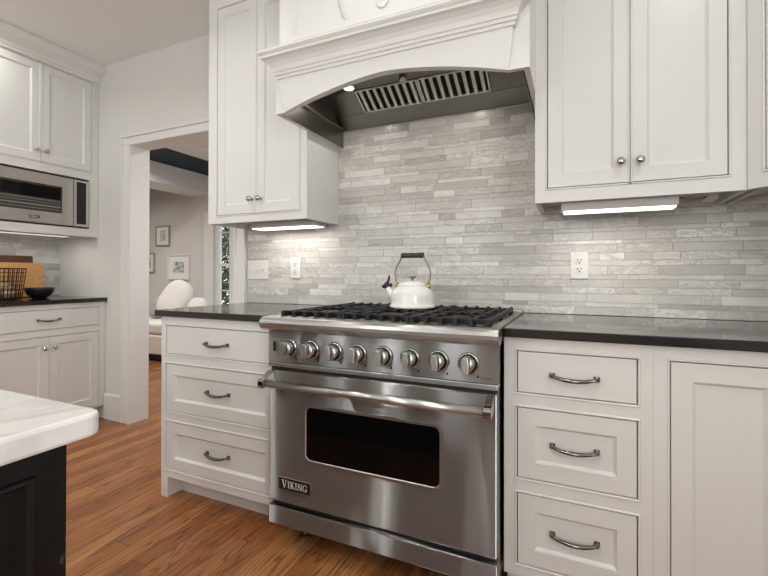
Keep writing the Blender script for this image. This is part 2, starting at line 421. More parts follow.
def add_pull(parent, x, y, z, w=.128):
    b = MB(); h = w / 2
    for s_ in (-1, 1):
        b.box(s_ * h - .0085, s_ * h + .0085, -.005, 0, -.0085, .0085, .0012, 1)
        b.box(s_ * h - .005, s_ * h + .005, -.022, -.003, -.005, .006, .0015, 1)
    pts = []; rad = []
    for i in range(17):
        u = -1 + 2 * i / 16
        pts.append((u * (h + .001), -.020 - .008 * (1 - u * u), .002 - .0095 * (1 - abs(u) ** 2.2))); rad.append(.0046 + .0024 * (1 - u * u))
    b.tube(pts, rad, 8)
    o = b.build('drawer_pull', 'pull', parent, local=True, at=(0, 0, 0)); o.location = (x, y, z); return o
def add_knob(parent, x, y, z, name='knob'):
    b = MB(); b.lathe([(0, 0), (.0085, 0), (.0085, .002), (.0045, .005), (.0045, .013), (.009, .017), (.0135, .022), (.0145, .026), (.012, .031), (.006, .034), (0, .0345)], ROT_F, 20)
    o = b.build(name, 'chrome', parent, local=True); o.location = (x, y, z); return o

def base_cabinet(label, loc, w, fronts, rz=0, foot_left=False, foot_right=False, d=.61, group=None, cat='cabinet'):
    t = thing('base_cabinet', label, cat, loc, rz, group)
    y = -d; H = .884
    b = MB(); b.box(0, .018, y + .02, -.02, .1, H); b.box(w - .018, w, y + .02, -.02, .1, H); b.box(.018, w - .018, y + .02, -.02, .1, .118); b.box(.018, w - .018, -.03, -.02, .118, H)
    b.box(.018, w - .018, y + .06, -.03, H - .02, H)
    b.build('carcass', 'cab', t, local=True)
    b = MB(); face_frame(b, 0, w, .1, H, [opening(f[:4]) for f in fronts], y); b.build('face_frame', 'cab', t, local=True)
    b = MB(); b.box(.0, w, -d + .08, -d + .095, 0, .1)
    if foot_left: b.box(0, .045, y, y + .09, 0, .1, .001); b.box(0, .018, y + .09, -.02, 0, .1)
    if foot_right: b.box(w - .045, w, y, y + .09, 0, .1, .001); b.box(w - .018, w, y + .09, -.02, 0, .1)
    b.build('toe_kick', 'cab', t, local=True)
    for f in fronts:
        x0, x1, z0, z1, kind = f[:5]
        b = MB(); b.front(x0, x1, z0, z1, y, slab=(kind == 'slab'), stile=.052)
        if kind in ('slab', 'drawer'):
            o = b.build('drawer', 'cab', t, local=True)
            bx = MB(); bx.box(x0 + .02, x1 - .02, y + .02, y + .40, z0 + .01, z1 - .02); bx.build('drawer_box', 'cab', o, local=True)
            add_pull(o, (x0 + x1) / 2, y + (.009 if kind == 'drawer' else 0), f[5] if len(f) > 5 else (z0 + z1) / 2)
        else:
            o = b.build('door', 'cab', t, local=True)
            if kind == 'door_l': add_knob(o, x1 - .03, y, z1 - .075)
            if kind == 'door_r': add_knob(o, x0 + .03, y, z1 - .075)
    return t

DR = [(.705, .837, 'slab', .768), (.425, .652, 'drawer', .541), (.142, .370, 'drawer', .258)]
base_cabinet('white base cabinet of three drawers standing between the doorway and the range', (-.735, 0, 0), .733, [(.035, .695, a, c, k, h) for a, c, k, h in DR], foot_left=True)
base_cabinet('white base cabinet of three drawers to the right of the range, beneath the outlet', (.911, 0, 0), .4255, [(.044, .384, a, c, k, h) for a, c, k, h in DR])
base_cabinet('white base cabinet with a full-height door at the right edge of the photo', (1.337, 0, 0), .94, [(.044, .315, .125, .838, 'door'), (.385, .88, .125, .838, 'door')])
base_cabinet('white base cabinet of one wide drawer over two doors, under the microwave', (XL, -.76, 0), .758,
             [(.05, .71, .716, .845, 'slab', .78), (.05, .378, .12, .664, 'door_l'), (.382, .71, .12, .664, 'door_r')], rz=R(90), d=.595)

def counter(label, x0, x1, y0, y1):
    b = MB(); b.box(x0, x1, y0, y1, .885, .914, .0025, 2)
    return tag(b.build('countertop', 'stone', None, at=((x0 + x1) / 2, (y0 + y1) / 2, .885)), label, 'countertop')
counter('black stone countertop between the doorway and the range', -.757, -.0025, -.634, -.001)
counter('black stone countertop to the right of the range under the outlet', .909, XR - .001, -.634, -.001)
counter('black stone countertop holding the boards, wire basket and bowl under the microwave', XL + .001, -2.10, -.785, -.001)

def wall_cabinet(label, loc, w, z0, z1, d, doors, rz=0, niche=None, crown=True, name='wall_cabinet', lknob=None):
    t = thing(name, label, 'cabinet', loc, rz)
    y = -d; o_y = -.009; fl = .03
    b = MB(); b.box(0, .018, y + .02, o_y, z0, z1); b.box(w - .018, w, y + .02, o_y, z0, z1); b.box(.018, w - .018, y + .02, o_y, z0 + fl, z0 + fl + .018); b.box(.018, w - .018, y + .02, o_y, z1 - .018, z1)
    b.box(.018, w - .018, o_y - .008, o_y, z0, z1)
    if niche: b.box(.018, w - .018, y + .02, o_y - .008, niche[3] + .01, niche[3] + .028)
    b.build('carcass', 'cab', t, local=True)
    ops = [opening(f[:4]) for f in doors] + ([(*niche, 1)] if niche else [])
    b = MB(); face_frame(b, 0, w, z0, z1, ops, y); b.build('face_frame', 'cab', t, local=True)
    for f in doors:
        x0, x1, a, c, kind = f
        b = MB(); b.front(x0, x1, a, c, y, stile=.05); o = b.build('door', 'cab', t, local=True)
        if kind == 'l': add_knob(o, x1 - .028, y, a + .072)
        if kind == 'r': add_knob(o, x0 + .028, y, a + .072)
    if crown:
        b = MB(); p = [(y + .001, z1 - .07), (y - .012, z1 - .07), (y - .014, z1 - .055), (y - .02, z1 - .05), (y - .026, z1 - .03), (y - .045, z1 - .014), (y - .062, z1 + .0), (y - .070, z1 + .006), (y - .074, z1 + .018), (y - .074, CZ - .002), (y + .001, CZ - .002)]
        b.prism(p, -.0, w); b.build('crown_molding', 'cab', t, local=True)
    return t
ZU = 2.615
wall_cabinet('white two-door wall cabinet between the doorway and the range hood', (-.738, 0, 0), .656, 1.368, 2.673, .318, [(.066, .336, 1.414, 2.55, 'l'), (.340, .611, 1.414, 2.55, 'r')], crown=False)
wall_cabinet('white two-door wall cabinet to the right of the range hood, over the outlet', (.985, 0, 0), .662, 1.368, 2.673, .326, [(.047, .320, 1.424, 2.55, 'l'), (.324, .603, 1.424, 2.55, 'r')], crown=False)
wall_cabinet('white two-door wall cabinet built around the microwave', (XL, -.78, 0), .778, 1.370, ZU, .505, [(.055, .388, 1.863, 2.535, 'l'), (.392, .725, 1.863, 2.535, 'r')], rz=R(90), niche=(.068, .712, 1.428, 1.797))

# diagonal corner wall cabinet
t = thing('corner_cabinet', 'white corner wall cabinet with a slanted front at the right edge of the photo', 'cabinet', (1.6480, 0, 0))
A = 1.6480; D0 = .326; D1 = XR - .004 - A - .0
q = D1 - D0                                            # run of the diagonal
P0 = Vector((A, -D0)); P1 = Vector((A + q, -D0 - q))
b = MB()
poly = [(A, -.009), (A, -D0), (P1.x, P1.y), (XR - .004, P1.y), (XR - .004, -.009)]
def shr(p, k=.018): return p
b.prism(poly, 1.396, 2.673, 'z')
b.box(A + .020, A + .040, -D0 - .015, -.009, 1.368, 1.396); b.box(P1.x, XR - .004, P1.y, P1.y + .018, 1.368, 1.396)
b.build('carcass', 'cab', t)
Ld = q * math.sqrt(2)
def diag(mb):                                          # local diagonal face -> world
    for v_ in mb.bm.verts:
        x, y, z = v_.co; d_ = (P1 - P0).normalized(); n_ = Vector((-d_.y, d_.x))
        p = P0 + d_ * x + n_ * y; v_.co = (p.x, p.y, z)
b = MB(); face_frame(b, 0, Ld, 1.368, 2.673, [(.04, Ld - .04, 1.414, 2.54)], -.014); diag(b); b.build('face_frame', 'cab', t)
b = MB(); b.front(.05, Ld - .05, 1.424, 2.53, -.014, stile=.05, t=.012); diag(b); o = b.build('door', 'cab', t)

# ---------------------------------------------------------------- gas range
t = RG = thing('gas_range', 'stainless steel gas range with oven, eight knobs and black grates', 'range', (.4525, -.35, 0))
b = MB(); b.box(.004, .901, -.655, -.03, .095, .885); b.build('body', 'steel2', t)
b = MB()
prof = [(-.66, .884), (-.705, .866), (-.722, .869), (-.736, .877), (-.744, .888), (-.7455, .900), (-.741, .911), (-.730, .9185), (-.715, .921), (-.66, .921), (-.04, .921), (-.04, .912), (-.655, .912), (-.655, .884)]
b.prism(prof[:10] + [(-.66, .905)], -.012, .913); o = b.build('bullnose_rail', 'steel2', t)
b = MB(); b.box(-.0015, .024, -.66, -.03, .886, .921, .002); b.box(.881, .907, -.66, -.03, .886, .921, .002); b.box(.024, .881, -.66, -.03, .886, .903); b.build('cooktop', 'steel2', t)
b = MB(); b.box(.0, .905, -.055, -.012, .886, .930, .004); b.build('back_trim', 'steel2', t)
b = MB(); b.prism([(-.655, .742), (-.7, .742), (-.7, .862), (-.704, .868), (-.655, .884)], 0, .905); cp = b.build('control_panel', 'panelsteel', t)
b = MB(); b.box(0, .905, -.704, -.655, .722, .740, .003); b.build('panel_lip', 'steel2', t)
b = MB(); b.box(.008, .897, -.69, -.655, .708, .724); b.build('lip_shade_strip', 'dark', t)  # near-black strip colours in the shade between lip and oven door
b = MB(); b.box(.024, .036, -.7035, -.6995, .783, .822, .001, 1); b.build('rocker_switch', 'black', t)
KX = [.104 + .1012 * i for i in range(8)]
for x in KX:
    b = MB(); b.prism([(x + .026, .757), (x + .033, .757), (x + .033, .762), (x + .0295, .767), (x + .026, .762)], -.7006, -.6998, 'y'); b.build('control_mark', 'black', cp)
b = MB()                                              # small dark script mark at the end of the control panel
pts = []
for i in range(40):
    u = i / 39; pts.append((.846 + .042 * u, -.7003, .757 + .0022 * math.sin(u * 34) + (.009 * max(0, 1 - u * 9))))
b.tube(pts, .0007, 5); b.build('script_mark', 'black', cp)
# knobs
b = MB(); b.lathe([(.0, 0), (.0365, 0), (.0365, .004), (.0335, .010), (.029, .010), (.029, .004), (0, .004)], ROT_F, 40)
kn = b.build('bezel', 'chrome', None, local=True)
b = MB(); b.lathe([(.0, .004), (.0245, .004), (.0258, .010), (.024, .026), (.0225, .032), (.0, .033)], ROT_F, 36)
b.prism([(-.0095, -.027), (.0095, -.027), (.0125, 0), (.0095, .027), (-.0095, .027), (-.0125, 0)], -.054, -.018, 'y', .003)
k0 = b.build('knob', 'steel2', t, local=True); kn.parent = k0
k0.location = Vector((KX[0], -.70, .802)) - t.location
ang = [0, 0, 0, 0, 0, 0, 0, 0]
for i, x in enumerate(KX[1:]): dup(k0, Vector((x, -.70, .802)) - t.location)
# oven door
def rrect(x0, x1, z0, z1, r, n=6):
    out_ = []
    for cx, cz, a0 in ((x1 - r, z1 - r, 0), (x0 + r, z1 - r, 90), (x0 + r, z0 + r, 180), (x1 - r, z0 + r, 270)):
        for i in range(n + 1):
            a = R(a0 + 90 * i / n); out_.append((cx + r * math.cos(a), cz + r * math.sin(a)))
    return out_
b = MB(); b.box(.003, .902, -.70, -.656, .188, .708, .004); door = b.build('oven_door', 'steel', t)
b = MB(); a0 = rrect(.172, .727, .366, .590, .030); a1 = rrect(.184, .715, .378, .578, .022)
b.grid([[(x, -.7, z) for x, z in a0], [(x, -.7045, z) for x, z in rrect(.174, .725, .368, .588, .029)], [(x, -.7045, z) for x, z in rrect(.181, .718, .375, .581, .025)], [(x, -.7025, z) for x, z in a1]], True, False); b.build('window_bezel', 'steel2', door)
b = MB(); b.prism(rrect(.183, .716, .377, .579, .022), -.7028, -.699, 'y'); b.build('oven_window', 'glass', door)
b = MB(); b.tube([(.012, -.757, .667), (.45, -.757, .667), (.890, -.757, .667)], .0145, 20); hd = b.build('door_handle', 'steel2', door)
for x in (.006, .872):
  b = MB(); b.prism([(-.70, .706), (-.70, .664), (-.745, .650), (-.768, .650), (-.774, .658), (-.774, .676), (-.766, .684), (-.745, .686), (-.715, .706)], x, x + .025, 'x', .002)
  b.build('handle_bracket', 'chrome', hd)
# nameplate with raised serif lettering
b = MB(); b.box(.054, .206, -.7035, -.7, .2405, .2895, .001, 1); npl = b.build('nameplate', 'chrome', door)
b = MB(); b.box(.0565, .2035, -.7042, -.7032, .243, .287); b.build('plate_field', 'black', npl)
def arc(cx, cz, ro, ri, a0, a1, n=14, sx=1.0):
    qs = []
    for i in range(n):
        u, w = R(a0 + (a1 - a0) * i / n), R(a0 + (a1 - a0) * (i + 1) / n)
        qs.append([(cx + ro * sx * math.cos(u), cz + ro * math.sin(u)), (cx + ri * sx * .82 * math.cos(u), cz + ri * math.sin(u)), (cx + ri * sx * .82 * math.cos(w), cz + ri * math.sin(w)), (cx + ro * sx * math.cos(w), cz + ro * math.sin(w))])
    return qs
def bx(a, c, d, e): return [(a, d), (c, d), (c, e), (a, e)]
GL = {'V': (1.0, [[(.02, 1), (.28, 1), (.56, 0), (.46, 0)], [(.76, 1), (.86, 1), (.56, 0), (.46, 0)], bx(-.06, .38, .93, 1), bx(.62, .98, .93, 1)]),
      'I': (.46, [bx(.13, .33, 0, 1), bx(0, .46, .93, 1), bx(0, .46, 0, .07)]),
      'K': (.92, [bx(.1, .30, 0, 1), bx(-.03, .43, .93, 1), bx(-.03, .43, 0, .07), [(.30, .42), (.66, 1), (.78, 1), (.36, .38)], [(.36, .52), (.50, .60), (.90, 0), (.64, 0)], bx(.52, .90, .93, 1), bx(.55, 1.0, 0, .07)]),
      'N': (.98, [bx(.1, .20, 0, 1), bx(.78, .88, 0, 1), [(.02, 1), (.28, 1), (.88, 0), (.72, 0)], bx(-.05, .3, .93, 1), bx(.62, 1.02, .93, 1), bx(-.03, .33, 0, .07)]),
      'G': (.98, arc(.48, .5, .52, .45, 50, 335, 22, .9) + [bx(.66, .84, 0.05, .42), bx(.56, .96, .36, .43), bx(.80, .86, .68, .95)])}
def lettering(mb, word, x, z, h, y, w, small=.84):
    tot = sum(GL[c][0] * (1 if i == 0 else small) + .10 for i, c in enumerate(word)); k = w / tot; cx = x
    for i, c in enumerate(word):
        s_ = 1 if i == 0 else small
        for poly in GL[c][1]:
            pp = [(cx + p[0] * s_ * k, z + p[1] * s_ * h + (0 if i == 0 else (1 - s_) * h * .45)) for p in poly]
            mb.prism(pp, y, y - .0006, 'y')
        cx += (GL[c][0] * s_ + .10) * k
b = MB(); lettering(b, 'VIKING', .070, .2495, .031, -.7042, .122); b.build('lettering', 'white', npl)
def text_mesh(body, size, name, material, parent, loc, rot):
    c = bpy.data.curves.new(name, 'FONT'); c.body = body; c.size = size; c.extrude = .0002
    o = bpy.data.objects.new('tmp_text', c); COL.objects.link(o)
    dg = bpy.context.evaluated_depsgraph_get(); dg.update()
    me = bpy.data.meshes.new_from_object(o.evaluated_get(dg)); bpy.data.objects.remove(o); me.name = name
    me.materials.clear(); me.materials.append(M[material])
    q_ = bpy.data.objects.new(name, me); COL.objects.link(q_); q_.parent = parent
    off = Vector(); p = parent
    while p: off += p.location; p = p.parent
    q_.location = Vector(loc) - off; q_.rotation_euler = rot; return q_
text_mesh('P R O F E S S I O N A L', .0125, 'small_lettering', 'black', door, (.060, -.7005, .2275), (R(90), 0, 0))
b = MB(); b.box(.002, .903, -.70, -.66, .095, .168, .003); b.build('kick_panel', 'steel', t)
b = MB(); b.box(.01, .895, -.68, -.655, .168, .19); b.build('kick_shade_strip', 'dark', t)  # near-black strip painted as shade between oven door and kick panel
for x in (.09, .81):
    b = MB(); b.lathe([(0, 0), (.024, 0), (.024, .012), (.012, .018), (.012, .097)], Matrix.Translation((x, -.575, 0)), 16); b.build('foot', 'black', t)
for x in (.09, .81):
    b = MB(); b.lathe([(0, 0), (.024, 0), (.024, .012), (.012, .018), (.012, .097)], Matrix.Translation((x, -.10, 0)), 16); b.build('foot', 'black', t)
# burners
for gx in (.172, .4525, .733):
    for gy in (-.505, -.215):
        b = MB(); b.lathe([(0, .903), (.062, .903), (.058, .912), (.048, .914), (.048, .922), (.044, .9225)], Matrix.Translation((gx, gy, 0)), 28); br = b.build('burner', 'iron', t)
        b = MB(); b.lathe([(.044, .9225), (.046, .9235), (.045, .931), (.038, .934), (0, .9345)], Matrix.Translation((gx, gy, 0)), 28); b.build('burner_cap', 'iron', br)
        b = MB(); b.lathe([(0, .903), (.0035, .903), (.0035, .924), (0, .926)], Matrix.Translation((gx + .054, gy - .03, 0)), 8); b.build('igniter', 'white', br)
# three cast iron grates
def grate(x0, x1):
    b = MB(); n = 6; zt, zb = .9405, .921; hw = .0062
    xs = [x0 + hw + (x1 - x0 - 2 * hw) * i / (n - 1) for i in range(n)]
    for i, x in enumerate(xs):
        segs = [(-.650, -.075)] if i in (0, n - 1) else ([(-.650, -.585), (-.425, -.295), (-.135, -.075)] if i in (2, 3) else [(-.650, -.44), (-.41, -.31), (-.28, -.075)])
        for a, c in segs: b.box(x - hw, x + hw, a, c, zb, zt, .002, 1)
        b.box(x - hw - .0015, x + hw + .0015, -.672, -.646, .912, zt + .003, .003, 2)
        b.box(x - hw, x + hw, -.078, -.062, .912, zt + .003, .002, 1)
    for y in (-.62, -.36, -.09): b.box(x0, x1, y - .006, y + .006, zb, zt - .002, .002, 1)
    for y in (-.505, -.215):
        b.box(x0, x0 + .088, y - .006, y + .006, zb, zt, .002, 1); b.box(x1 - .088, x1, y - .006, y + .006, zb, zt, .002, 1)
    for x in (xs[0], xs[-1]):
        for y in (-.60, -.36, -.10): b.box(x - hw, x + hw, y - .008, y + .008, .903, zb + .002)
    return b
for i in range(3):
    x0 = .040 + i * .2775; grate(x0, x0 + .2735).build('grate', 'iron', t)

# ---------------------------------------------------------------- kettle
KZ = .9412; KC = Vector((.462, -.285, KZ))
t = thing('kettle', 'white enamel kettle with a dark wooden handle standing on the range', 'kettle', KC)
b = MB(); b.lathe([(0, 0), (.094, 0), (.1005, .003), (.1035, .009), (.1005, .014), (.0955, .020), (.0965, .038), (.095, .058), (.089, .076), (.079, .089), (.066, .097), (.064, .100)], Matrix.Translation(KC), 48); b.build('body', 'enamel', t)
b = MB(); b.lathe([(.066, .098), (.067, .101), (.064, .104), (.058, .110), (.045, .117), (.028, .121), (0, .1225)], Matrix.Translation(KC), 40); lid = b.build('lid', 'enamel', t)
b = MB(); b.lathe([(0, .121), (.006, .121), (.005, .127), (.008, .132), (.0165, .138), (.0165, .141), (0, .142)], Matrix.Translation(KC), 20); b.build('lid_knob', 'handle_steel', lid)
dirv = Vector((-1, -.02, 0)).normalized()
def kp(r, z, s_=1): v_ = KC + dirv * r * s_; return (v_.x, v_.y, KZ + z)
b = MB(); b.tube([kp(.078, .040), kp(.098, .058), kp(.112, .078), kp(.122, .094)], [.026, .021, .015, .0125], 20); spt = b.build('spout', 'enamel', t)
b = MB(); b.tube([kp(.119, .090), kp(.127, .102)], [.0145, .014], 16); b.tube([kp(.144, .090), kp(.128, .104), kp(.118, .116), kp(.113, .134), kp(.113, .145)], [.0075, .0085, .006, .005, .0045], 10); b.ball(kp(.106, .100), .010, 2)
b.build('whistle_cap', 'black', spt)
arcp = []
for i in range(25):
    u = -1 + 2 * i / 24; s_ = 1 if u > 0 else -1; a = abs(u)
    if a > .82: x = .074 + (1 - a) / .18 * .006; z = .100 + (1 - a) / .18 * .025
    else:
        ph = a / .82; x = .080 * math.sin(min(1, ph * 1.0) * math.pi / 2 * 1.0) ** .8; z = .125 + .085 * math.cos(ph * math.pi / 2) ** .75
    arcp.append(kp(-x * s_, z))
# shaped bail: rises from the ears, bulges out, closes to the straight grip
bail = [(-.074, .098), (-.077, .114), (-.082, .139), (-.083, .160), (-.078, .181), (-.069, .198), (-.061, .210), (-.056, .220), (-.054, .229), (-.048, .235), (.048, .235), (.054, .229), (.056, .220), (.061, .210), (.069, .198), (.078, .181), (.083, .160), (.082, .139), (.077, .114), (.074, .098)]
b = MB(); b.tube([kp(-x, z) for x, z in bail], .0042, 10); hdl = b.build('handle', 'handle_steel', t)
b = MB(); gp = [(-.053, .0095), (-.050, .0122), (-.038, .0125), (-.018, .0112), (0, .0120), (.018, .0112), (.038, .0125), (.050, .0122), (.053, .0095)]
b.tube([kp(-x, .235) for x, r in gp], [r for x, r in gp], 14); b.build('grip', 'grip', hdl)
for s_ in (-1, 1):
    b = MB(); b.tube([kp(.072 * s_, .086), kp(.0745 * s_, .112)], [.010, .0065], 12); b.ball(kp(.078 * s_, .096), .0065, 2); b.build('ear', 'brass', t)

# ---------------------------------------------------------------- range hood
HX0, HX1, HY, HZ = -.080, .987, -.56, 1.797
t = thing('range_hood', 'white mantel range hood with arched front and heavy crown above the range', 'range hood', (.453, -.28, HZ))
CXh, HWh = .4415, .4755
def za(x):
    u = min(1, abs(x - CXh) / HWh)
    return HZ + .001 + .082 * (1 - u ** 1.6)
# front board with the arch cut out, the sides, and the chimney box above
b = MB(); N = 56
xs = [HX0] + [CXh - HWh + 2 * HWh * i / N for i in range(N + 1)] + [HX1]
def zb_(i, x): return HZ if i in (0, len(xs) - 1) else za(x)
yf, yi = HY, HY + .02
low = [(x, yf, zb_(i, x)) for i, x in enumerate(xs)]
b.grid([[(x, yi, 2.06) for x in xs], [(x, yi, zb_(i, x)) for i, x in enumerate(xs)], low, [(x, yf, 2.06) for x in xs]], smooth=False)
b.box(HX0, HX0 + .02, HY + .0201, -.009, HZ, 2.67); b.box(HX1 - .02, HX1, HY + .0201, -.009, HZ, 2.67)
b.build('hood_body', 'cab', t)
b = MB(); b.front(HX0 + .0205, HX1 - .0205, 2.06, 2.67, HY, stile=.067, depth=.014); b.box(HX0 + .09, HX1 - .09, HY - .004, HY + .01, 2.1, 2.106, .001, 1); fp = b.build('chimney_panel', 'cab', t)
# flared apron with arched lower edge
def kf(z): return .018 * max(0, min(1, (z - 1.80) / .13)) ** .8
b = MB(); rows = []
J = 8; zt = 1.94
for j in range(J + 1):
    r_ = []
    for i in range(N + 1):
        u = -1 + 2 * i / N; z0_ = za(CXh + u * HWh); z = z0_ + (zt - z0_) * j / J; k = kf(z)
        r_.append((CXh + u * (HWh + k), HY - .0015 - k, z))
    r_ = [(r_[0][0], HY, r_[0][2])] + r_ + [(r_[-1][0], HY, r_[-1][2])]
    rows.append(r_)
b.grid(rows, smooth=False); b.grid([[(p[0], HY, p[2]) for p in rows[0]], rows[0]], smooth=False)
b.build('apron', 'cab', t)
# crown with returns to the board
cp_ = [(.0, 1.9320), (.016, 1.9320), (.018, 1.9370), (.025, 1.9380), (.026, 1.9500), (.031, 1.9520), (.033, 1.9620), (.037, 1.9660), (.0375, 1.9730), (.041, 1.9840), (.050, 1.9990), (.062, 2.0100), (.070, 2.0140), (.0745, 2.0155), (.0745, 2.0250), (.080, 2.0310), (.084, 2.0370), (.084, 2.0450), (.0, 2.0450)]
b = MB(); rows = []
for k, z in cp_:
    rows.append([(CXh - HWh - k, HY + .002, z), (CXh - HWh - k, HY - k, z), (CXh + HWh + k, HY - k, z), (CXh + HWh + k, HY + .002, z)])
b.grid(rows, smooth=False); b.build('crown_molding', 'cab', t)
# appliqué wreath on the chimney panel
b = MB(); ey = HY + .009
for i in range(92):
    a = 2 * math.pi * i / 92; b.ball((.43 + .2 * math.cos(a), ey, 2.262 + .222 * math.sin(a)), .0058, 1)
for i in range(60):
    a = 2 * math.pi * i / 60; b.ball((.43 + .186 * math.cos(a), ey + .002, 2.262 + .206 * math.sin(a)), .0028, 1)
b.build('wreath_applique', 'cab', fp)
b = MB()
for i in range(7):
    a = R(-90 + (i - 3) * 28); b.ball((.431 + .02 * math.cos(a), ey, 2.178 + .024 * math.sin(a)), .009, 2, (1, .5, 1.1))
b.build('scroll_applique', 'cab', fp)
# stainless liner
LX0, LX1, LZ = HX0 + .024, HX1 - .024, 2.0
b = MB()
b.box(LX0, LX0 + .004, HY + .024, -.010, HZ - .003, 2.03); b.box(LX1 - .004, LX1, HY + .024, -.010, HZ - .003, 2.03)
b.box(LX0, LX0 + .02, HY + .03, -.03, 1.886, 1.898, .002, 1); b.box(LX1 - .02, LX1, HY + .03, -.03, 1.886, 1.898, .002, 1)
b.box(LX0, LX1, HY + .022, -.215, LZ, LZ + .006)                               # lamp panel
b.box(LX0, LX1, HY + .0215, HY + .026, za(CXh) + .004, 2.003)
b.prism([(-.012, 1.885), (-.10, 1.930), (-.10, 1.936), (-.012, 1.95)], LX0, LX1)      # rear gutter
for x0, x1 in ((LX0, .128), (.778, LX1)): b.prism([(-.10, 1.932), (-.215, LZ), (-.215, LZ + .01), (-.10, 1.944)], x0, x1)
b.build('liner', 'liner', t)
F0, F1 = Vector((-.102, 1.934)), Vector((-.216, LZ + .001))
for x0, x1 in ((.130, .452), (.454, .776)):
    b = MB(); d_ = (F1 - F0); n_ = Vector((d_.y, -d_.x)).normalized()   # in y,z : points down and forward
    if n_.y > 0: n_ = -n_
    L_ = d_.length
    def fq(x, s_, o_): p = F0 + d_ * s_ + n_ * o_; return (x, p.x, p.y)
    def fbox(xa, xb, s0, s1, o0, o1):
        v_ = [b.bm.verts.new(fq(x, s_, o_)) for o_ in (o0, o1) for x, s_ in ((xa, s0), (xb, s0), (xb, s1), (xa, s1))]
        for q_ in ((0, 1, 2, 3), (7, 6, 5, 4), (0, 4, 5, 1), (1, 5, 6, 2), (2, 6, 7, 3), (3, 7, 4, 0)): b.bm.faces.new([v_[i] for i in q_])
    fbox(x0, x1, 0, .05, -.012, .006); fbox(x0, x1, .95, 1, -.012, .006); fbox(x0, x0 + .008, 0, 1, -.012, .006); fbox(x1 - .008, x1, 0, 1, -.012, .006)
    nb = 8; pw = (x1 - x0 - .016) / nb
    for i in range(nb):
        xa = x0 + .008 + i * pw + pw * .25; xb = xa + pw * .45
        fbox(xa, xb, .05, .95, .001, .003); fbox(xa, xa + .0015, .05, .95, -.008, .003); fbox(xb - .0015, xb, .05, .95, -.008, .003)
    fl_ = b.build('baffle_filter', 'baffle', t)
    b = MB(); fbox(x0 + .001, x1 - .001, 0.01, .99, -.016, -.012); b.build('filter_shade', 'dark', fl_)  # near-black sheet puts the shade between the baffles into colour
    b = MB(); xx = x1 - .012 if x0 < .3 else x0 + .012
    p = fq(xx, .5, .012); b.tube([fq(xx, .40, .006), fq(xx, .45, .016), fq(xx, .55, .016), fq(xx, .60, .006)], .0022, 8); b.build('pull_loop', 'chrome', fl_)
for x in (.125, .655):
    b = MB(); b.lathe([(0, 0), (.036, 0), (.036, .004), (.026, .006)], Matrix.Translation((x, -.268, LZ)) @ Matrix.Rotation(R(180), 4, 'X'), 24); lp = b.build('lamp', 'chrome', t)
    b = MB(); b.lathe([(.0265, .0055), (.024, .009), (0, .010)], Matrix.Translation((x, -.268, LZ)) @ Matrix.Rotation(R(180), 4, 'X'), 24); b.build('lens', 'lens', lp)
    area('hood_lamp', (x, -.268, LZ - .016), (0, 0, 0), .05, .05, .6, (1, .93, .84), 150, 'DISK')
b = MB(); b.lathe([(0, 0), (.019, 0), (.019, .010), (.016, .013), (.016, .020), (.012, .022), (0, .022)], Matrix.Translation((.405, -.262, LZ)) @ Matrix.Rotation(R(180), 4, 'X'), 24); b.build('control_knob', 'chrome', t)
b = MB(); b.lathe([(0, 0), (.006, 0), (.005, .004), (0, .005)], Matrix.Translation((.25, -.25, LZ)) @ Matrix.Rotation(R(180), 4, 'X'), 12); b.build('screw', 'chrome', t)

# ---------------------------------------------------------------- under-cabinet lights
def undercab(label, x0, x1, y0, y1, z1, th, lens, power, rz=0, loc=(0, 0, 0)):
    t = thing('undercabinet_light', label, 'light', loc, rz)
    b = MB(); b.box(x0, x1, y0, y1, z1 - th * .91, z1, .002, 1); b.build('housing', 'fixture', t, local=True)
    b = MB(); b.prism([(y0 + .002, z1 - th * .91), (y0 + .003, z1 - th * .97), (y0 + .008, z1 - th), (y1 - .012, z1 - th), (y1 - .003, z1 - th * .97), (y1 - .003, z1 - th * .91)], x0 + .008, x1 - .008); b.build('lens', lens, t, local=True)
    l = area('undercabinet_lamp', (0, 0, 0), (0, 0, 0), x1 - x0 - .02, y1 - y0, power, (1, .95, .87), 170)
    l.parent = t; l.location = ((x0 + x1) / 2, (y0 + y1) / 2, z1 - th - .003)
    return t
undercab('slim lamp glowing under the wall cabinet over the light switches', -.555, -.125, -.185, -.075, 1.3975, .052, 'lens', .85)
ul = undercab('slim lamp with a cord under the wall cabinet over the lone outlet', 1.078, 1.462, -.285, -.20, 1.3975, .066, 'lens', 1.0)
undercab('slim lamp glowing under the microwave cabinet', .10, .66, -.36, -.28, 1.3995, .030, 'lens2', .8, R(90), (XL, -.78, 0))
b = MB(); b.tube([(1.462, -.24, 1.372), (1.50, -.22, 1.362), (1.54, -.19, 1.368), (1.575, -.16, 1.382)], .003, 8); b.build('cord', 'cord', ul)
b = MB(); b.box(1.565, 1.60, -.18, -.10, 1.366, 1.398, .003); b.build('junction_box', 'white', ul)

